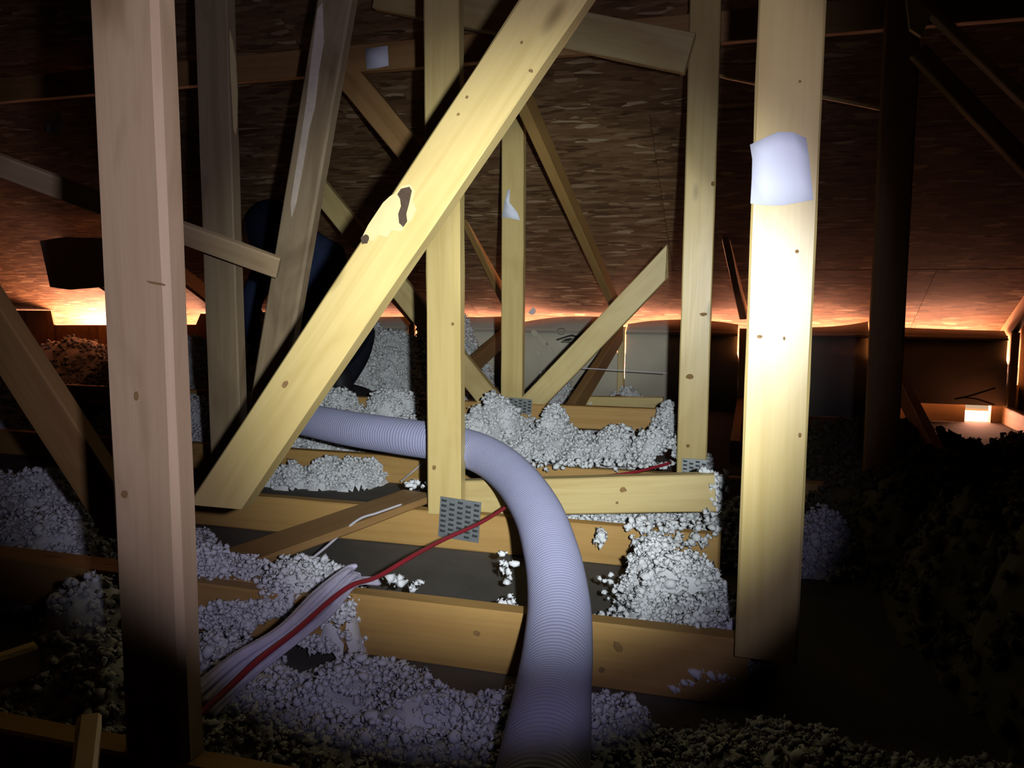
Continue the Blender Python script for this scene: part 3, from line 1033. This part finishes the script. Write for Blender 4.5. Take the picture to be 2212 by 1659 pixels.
# gloved hands closed round the hose end
for wr, el, s in ((Jn['rwr'][0], Jn['rel'][0], 1), (Jn['lwr'][0], Jn['lel'][0], -1)):
    d = (wr - el).normalized()
    sd = d.cross(Vector((0, 0, 1))).normalized()
    dwn = sd.cross(d)
    js = [wr, wr + d * 0.045, wr + d * 0.085]
    ed = [(0, 1), (1, 2)]
    rd = [0.028, (0.036, 0.022), (0.036, 0.018)]
    for q, (off, L) in enumerate(((-0.033, 0.062), (-0.011, 0.074), (0.011, 0.07), (0.033, 0.054))):
        b0 = len(js)
        base = wr + d * 0.085 + sd * off
        js += [base, base + d * L * 0.5 - dwn * 0.012, base + d * L * 0.62 - dwn * 0.042]
        rd += [0.0105, 0.0095, 0.0085]
        ed += [(2, b0), (b0, b0 + 1), (b0 + 1, b0 + 2)]
    b0 = len(js)
    base = wr + d * 0.03 - sd * s * 0.036
    js += [base, base + d * 0.03 - sd * s * 0.022 - dwn * 0.015, base + d * 0.06 - sd * s * 0.018 - dwn * 0.03]
    rd += [0.013, 0.011, 0.009]
    ed += [(1, b0), (b0, b0 + 1), (b0 + 1, b0 + 2)]
    link('glove', skin('glove', js, ed, rd, 1), M_GLOVE, PB)

# ------------------------------------------------------------------ blown insulation
def vnoise(x, y, s, seed):
    r2 = np.random.default_rng(seed)
    T = r2.random((64, 64))
    u, v = x * s, y * s
    iu, iv = np.floor(u).astype(int), np.floor(v).astype(int)
    fu, fv = u - iu, v - iv
    fu, fv = fu * fu * (3 - 2 * fu), fv * fv * (3 - 2 * fv)
    g = lambda a, b: T[a % 64, b % 64]
    return (g(iu, iv) * (1 - fu) + g(iu + 1, iv) * fu) * (1 - fv) + (g(iu, iv + 1) * (1 - fu) + g(iu + 1, iv + 1) * fu) * fv


# tuft prototypes: ragged clusters of small shards
PROT = []
bm = bmesh.new()
bmesh.ops.create_icosphere(bm, subdivisions=1, radius=1)
bm.verts.ensure_lookup_table()
IV = np.array([v.co[:] for v in bm.verts])
ICO = np.array([[v.index for v in f.verts] for f in bm.faces])
bm.free()
NSH = 4
IF = np.concatenate([ICO] + [np.array([[0, 2, 1], [0, 1, 3], [1, 2, 3], [2, 0, 3]]) + 12 + 4 * k for k in range(NSH)])
for k in range(24):
    core = IV * rng.uniform(0.45, 1.15, (12, 1)) * np.array([rng.uniform(0.7, 1.2), rng.uniform(0.7, 1.2), rng.uniform(0.7, 1.1)])
    c = rng.normal(0, 1, (NSH, 1, 3))
    c = c / np.linalg.norm(c, axis=2, keepdims=True) * rng.uniform(0.5, 1.0, (NSH, 1, 1)) * np.array([1, 1, 0.7])
    t = rng.normal(0, 1, (NSH, 4, 3))
    t = t / np.linalg.norm(t, axis=2, keepdims=True) * rng.uniform(0.3, 0.75, (NSH, 4, 1))
    PROT.append(np.concatenate([core, (c + t).reshape(-1, 3)]))
NPV = 12 + NSH * 4


def tufts(P, size):
    """vertices and triangles of one jittered tuft per point of P"""
    n = len(P)
    ids = rng.integers(0, len(PROT), n)
    V = np.array(PROT)[ids] * size[:, None, None]
    th = rng.uniform(0, 2 * np.pi, n)
    ph = rng.uniform(-0.9, 0.9, n)
    c, s = np.cos(th)[:, None], np.sin(th)[:, None]
    x, y, z = V[..., 0], V[..., 1], V[..., 2]
    x, y = c * x - s * y, s * x + c * y
    c, s = np.cos(ph)[:, None], np.sin(ph)[:, None]
    y, z = c * y - s * z, s * y + c * z
    V = np.stack([x, y, z], -1) + P[:, None, :]
    Fq = IF[None] + (np.arange(n) * NPV)[:, None, None]
    return V.reshape(-1, 3), Fq.reshape(-1, 3)


def tri_mesh(name, V, Fq):
    me = bpy.data.meshes.new(name)
    me.vertices.add(len(V))
    me.vertices.foreach_set('co', np.asarray(V, dtype=np.float32).ravel())
    nf = len(Fq)
    me.loops.add(nf * 3)
    me.loops.foreach_set('vertex_index', np.asarray(Fq, dtype=np.int32).ravel())
    me.polygons.add(nf)
    me.polygons.foreach_set('loop_start', np.arange(0, nf * 3, 3, dtype=np.int32))
    me.polygons.foreach_set('loop_total', np.full(nf, 3, dtype=np.int32))
    me.update(calc_edges=True)
    me.validate()
    return me


def insulation(name, label, x0, x1, y0, y1, blobs, mat=None, step=0.014, dens=2600, smin=0.005, smax=0.014, base=FL, extra=(), rough=0.035):
    """Height field of piled fibre (blobs: world x, y, rx, ry, height) crusted with loose tufts."""
    xs, ys = np.arange(x0, x1, step), np.arange(y0, y1, step)
    Xg, Yg = np.meshgrid(xs, ys, indexing='ij')
    Hg = np.zeros_like(Xg)
    wob = (vnoise(Xg + 9, Yg + 9, 9, 3) - 0.5) * 0.75 + (vnoise(Xg + 9, Yg + 9, 24, 5) - 0.5) * 0.5
    for (bx, by, rx, ry, h) in blobs:
        d = np.sqrt(((Xg - bx) / rx) ** 2 + ((Yg - by) / ry) ** 2) + wob * 0.42 * min(1.0, 0.15 / max(rx, ry))
        Hg = np.maximum(Hg, h * np.clip(1 - d ** 2.0, 0, 1) ** 1.15 * 1.06)
    nz = (vnoise(Xg + 5, Yg + 5, 14, 8) - 0.4) * rough + (vnoise(Xg + 5, Yg + 5, 38, 9) - 0.4) * rough * 0.8
    Hs = np.where(Hg > 0.004, np.maximum(Hg + nz * np.clip(Hg / 0.05, 0, 1), 0.004), 0)
    idx = -np.ones(Xg.shape, dtype=int)
    on = Hs > 0
    keep = on.copy()
    keep[:-1] |= on[1:]
    keep[1:] |= on[:-1]
    keep[:, :-1] |= on[:, 1:]
    keep[:, 1:] |= on[:, :-1]
    idx[keep] = np.arange(keep.sum())
    V = np.stack([Xg[keep] + rng.uniform(-0.3, 0.3, keep.sum()) * step, Yg[keep] + rng.uniform(-0.3, 0.3, keep.sum()) * step, base + np.where(on, Hs - 0.003, -0.002)[keep]], -1)
    q = [idx[:-1, :-1], idx[1:, :-1], idx[1:, 1:], idx[:-1, 1:]]
    ok = (q[0] >= 0) & (q[1] >= 0) & (q[2] >= 0) & (q[3] >= 0)
    a0, b0, c0, d0 = [t[ok] for t in q]
    Fq = np.concatenate([np.stack([a0, b0, c0], -1), np.stack([a0, c0, d0], -1)])
    gx, gy = np.gradient(Hs, step)
    sl = np.sqrt(1 + np.clip(gx ** 2 + gy ** 2, 0, 12)) * on
    n = int(sl.sum() * step * step * dens)
    pick = rng.choice(sl.size, n, p=(sl / sl.sum()).ravel())
    P = np.stack([Xg.ravel()[pick] + rng.uniform(-0.7, 0.7, n) * step, Yg.ravel()[pick] + rng.uniform(-0.7, 0.7, n) * step, base + Hs.ravel()[pick] + rng.uniform(-0.004, 0.010, n)], -1)
    size = rng.uniform(smin, smax, n) * (1 + (rng.random(n) > 0.93) * 0.6)
    if len(extra):
        ex = np.array(extra, dtype=float)
        P = np.concatenate([P, ex[:, :3]])
        size = np.concatenate([size, ex[:, 3]])
    V2, F2 = tufts(P, size)
    me = tri_mesh(name, np.concatenate([V, V2]), np.concatenate([Fq, F2 + len(V)]))
    o = link(name, me, mat or M_INS)
    tag(o, label, 'insulation', None, 'stuff')
    print(name, 'tufts', n, 'tris', len(me.polygons))
    return o


def blob(px, py, rx, ry, h, zf=0.75):
    p = onZ(px, py, FL + h * zf)
    return (p.x, p.y, rx, ry, h)


def cluster(px, py, z, n, sx, sy, s0=0.006, s1=0.013):
    p = atz(px, py, z)
    return [tuple(p + rgt * rng.normal(0, sx) + up * rng.normal(0, sy) + fwd * rng.normal(0, 0.010)) + (rng.uniform(s0, s1),) for _ in range(n)]


# front bay, between the nearest two trusses
B = []
for i in range(16):
    x = -0.95 + i * 0.085
    B.append((x, 1.03 + 0.03 * math.sin(i * 1.7), 0.11, 0.16, 0.040 + 0.014 * math.sin(i * 2.3)))
    B.append((x, 0.88, 0.14, 0.16, 0.045))
insulation('blown_insulation', 'loose white blown insulation heaped along the very front of the picture', -1.4, 0.6, 0.78, 1.235, B, dens=12500, smin=0.0025, smax=0.0085)

# second bay, left heap lying over the scab board
B = [(onY(px, 1300, 1.28).x, 1.285, 0.085, ry, h) for px, ry, h in ((430, 0.13, 0.115), (480, 0.13, 0.120), (540, 0.12, 0.122), (600, 0.115, 0.126), (660, 0.11, 0.134), (715, 0.10, 0.125))]
B += [(onY(728, 1300, 1.24).x, 1.235, 0.05, 0.05, 0.115)]
spill = []
for _ in range(900):
    px = random.uniform(445, 630)
    py = 1300 + (1390 - 1300) * random.random() * (1 - (px - 445) / 230)
    spill.append(tuple(onY(px, py, 1.21 + random.uniform(-0.012, 0.004))) + (random.uniform(0.003, 0.008),))
for _ in range(220):
    spill.append(tuple(onY(random.gauss(728, 16), random.gauss(1322, 12), 1.20 + random.uniform(-0.01, 0.01))) + (random.uniform(0.003, 0.008),))
insulation('blown_insulation', 'white insulation heap left of the hose, behind the pale strand bundle', -1.5, -0.3, 1.20, 1.75, B, dens=18000, smin=0.0025, smax=0.0085,
           extra=spill + cluster(858, 1254, 1.5, 8, 0.012, 0.006) + cluster(893, 1262, 1.5, 6, 0.008, 0.005) + cluster(1095, 1225, 1.6, 8, 0.008, 0.012) + cluster(1097, 1302, 1.42, 10, 0.010, 0.008) + cluster(500, 1215, 1.62, 25, 0.03, 0.006) + cluster(690, 1250, 1.5, 14, 0.012, 0.012))

# second bay, right heap spilling over the chord
B = [blob(1420, 1220, 0.09, 0.08, 0.16), blob(1480, 1260, 0.12, 0.12, 0.14), blob(1450, 1320, 0.12, 0.12, 0.09), blob(1520, 1330, 0.11, 0.14, 0.10), blob(1540, 1375, 0.08, 0.06, 0.12), blob(1380, 1275, 0.05, 0.05, 0.05)]
ex = []
for _ in range(60):
    ex += cluster(random.uniform(1280, 1400), random.uniform(1240, 1350), 1.55, 1, 0.004, 0.003, 0.003, 0.008)
insulation('blown_insulation', 'white insulation heap right of the hose, spilling over the chord towards the right-hand post', -0.5, 0.5, 1.26, 1.95, B, dens=18000, smin=0.0025, smax=0.009, extra=ex)

# on the third chord, under the loose board, plus tuft on its end
B = [(-0.42 + 0.1 * i, 2.10 + 0.02 * math.sin(i), 0.09, 0.22, 0.09 + 0.015 * math.sin(i * 2)) for i in range(7)]
ex = []
for i in range(90):
    ex += cluster(random.uniform(1350, 1545), random.uniform(1120, 1180), 1.84, 1, 0.006, 0.004, 0.006, 0.013)
for i in range(120):
    t = random.random()
    ex += cluster(1538 + 8 * math.sin(t * 4), 1020 + 85 * t, 1.91, 1, 0.014 * (1.1 - t * 0.5), 0.006, 0.007, 0.014)
ex += cluster(1298, 1150, 1.86, 14, 0.006, 0.016)
insulation('blown_insulation', 'white insulation tucked below the knotty loose board and clinging to its end', -0.60, 0.35, 1.90, 2.45, B, dens=16000, smin=0.003, smax=0.010, extra=ex)

# third bay left: thin drift along the foot of the fourth chord
B = [blob(600 + i * 32, 1024, 0.07, 0.07, 0.05 + 0.02 * (i % 2), 0.6) for i in range(7)]
insulation('blown_insulation', 'thin white drift on the floor under the hose, left of the centre post', -2.2, -0.6, 1.95, 2.50, B, dens=16000, smin=0.003, smax=0.010, extra=cluster(895, 1045, 2.2, 16, 0.02, 0.008))

# fourth bay: the bright mass behind the loose board
B = []
for i in range(13):
    x = -1.55 + i * 0.11
    B.append((x, 2.78 + 0.04 * math.sin(i * 1.9), 0.14, 0.24, 0.15 + 0.02 * math.sin(i * 2.7)))
B += [blob(1080, 905, 0.16, 0.17, 0.25), blob(1040, 925, 0.16, 0.16, 0.22), blob(1150, 930, 0.14, 0.12, 0.15), blob(1190, 925, 0.10, 0.12, 0.22), blob(1440, 920, 0.10, 0.22, 0.22), blob(1425, 975, 0.14, 0.15, 0.19), blob(1020, 940, 0.14, 0.2, 0.18)]
B += [(-2.5 + i * 0.12, 2.8, 0.16, 0.26, 0.19 + 0.02 * math.sin(i * 3)) for i in range(9)]
B += [blob(850, 880, 0.22, 0.2, 0.24), blob(730, 880, 0.22, 0.2, 0.24)]
ex = []
for i in range(120):
    ex += cluster(random.uniform(1060, 1450), random.uniform(996, 1008), 2.52, 1, 0.006, 0.004, 0.006, 0.012)
insulation('blown_insulation', 'bright white insulation filling the bay behind the hose and the loose board', -3.2, 0.02, 2.54, 3.06, B, dens=8300, smin=0.0038, smax=0.011, extra=ex)

# far heaps towards the eave
B = [blob(1200, 815, 0.20, 0.25, 0.22), blob(1260, 825, 0.18, 0.22, 0.17), blob(1150, 800, 0.12, 0.2, 0.24), blob(1030, 790, 0.15, 0.3, 0.26)]
B += [blob(1370, 838, 0.09, 0.10, 0.16), blob(1355, 850, 0.12, 0.10, 0.12), blob(1400, 850, 0.10, 0.1, 0.10), blob(1410, 890, 0.12, 0.14, 0.11), blob(1370, 886, 0.1, 0.1, 0.11), blob(1290, 890, 0.10, 0.14, 0.12), blob(1250, 895, 0.14, 0.16, 0.14)]
B += [(-1.72, 4.45, 0.30, 0.45, 0.52), (-1.95, 4.2, 0.35, 0.5, 0.40), (-1.05, 4.5, 0.10, 0.2, 0.2)]
insulation('blown_insulation', 'white insulation drifts before the card baffles, behind the narrow post', -2.0, 0.25, 3.16, 4.62, B, dens=5000, smin=0.005, smax=0.014)
B = [(-2.30, 4.30, 0.42, 0.46, 0.58), (-2.15, 3.95, 0.40, 0.45, 0.47), (-2.2, 3.62, 0.45, 0.4, 0.37), (-2.1, 3.4, 0.5, 0.35, 0.26), (-2.9, 4.3, 0.4, 0.4, 0.5), (-3.0, 3.4, 0.5, 0.35, 0.24), (-3.3, 4.0, 0.5, 0.5, 0.4)]
insulation('blown_insulation', 'tall white insulation bank rising to the eave behind the crouching person', -3.7, -1.75, 3.16, 4.66, B, dens=3400, smin=0.006, smax=0.014, rough=0.02)
# dim mounds at the left and right
B = [blob(180, 1350, 0.10, 0.12, 0.16), blob(220, 1440, 0.10, 0.10, 0.12), blob(150, 1450, 0.08, 0.10, 0.10), (-1.55, 1.5, 0.35, 0.3, 0.10), (-1.9, 1.7, 0.4, 0.25, 0.12)]
insulation('blown_insulation', 'dim bluish insulation heap in the dark left of the grey post', -2.4, -0.78, 0.80, 1.84, B, dens=6500, smin=0.004, smax=0.011)
B = [(-3.0 + 0.3 * i, 2.2, 0.25, 0.25, 0.12) for i in range(4)] + [(-3.6, 3.0, 0.5, 0.5, 0.25), (-4.4, 3.6, 0.6, 0.6, 0.35), (-4.3, 4.3, 0.6, 0.4, 0.33), (-5.1, 4.2, 0.5, 0.5, 0.33)]
insulation('blown_insulation', 'dim insulation drifts below the bright opening at the far left', -5.6, -3.05, 1.95, 4.68, B, step=0.02, dens=900, smin=0.008, smax=0.02)
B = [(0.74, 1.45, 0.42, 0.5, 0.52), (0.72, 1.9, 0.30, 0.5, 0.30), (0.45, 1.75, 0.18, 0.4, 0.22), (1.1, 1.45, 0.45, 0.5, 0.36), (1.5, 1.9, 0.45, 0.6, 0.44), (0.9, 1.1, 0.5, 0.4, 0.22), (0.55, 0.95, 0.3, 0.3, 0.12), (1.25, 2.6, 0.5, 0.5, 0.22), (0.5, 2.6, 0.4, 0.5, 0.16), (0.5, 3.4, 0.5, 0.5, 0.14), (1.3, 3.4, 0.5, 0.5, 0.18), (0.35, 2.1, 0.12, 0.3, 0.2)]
insulation('blown_insulation', 'insulation mound, shade painted into its colour, filling the right foreground beyond the papered post', 0.02, 2.6, 0.15, 4.3, B, M_INS_SHADE, step=0.02, dens=1400, smin=0.007, smax=0.018)
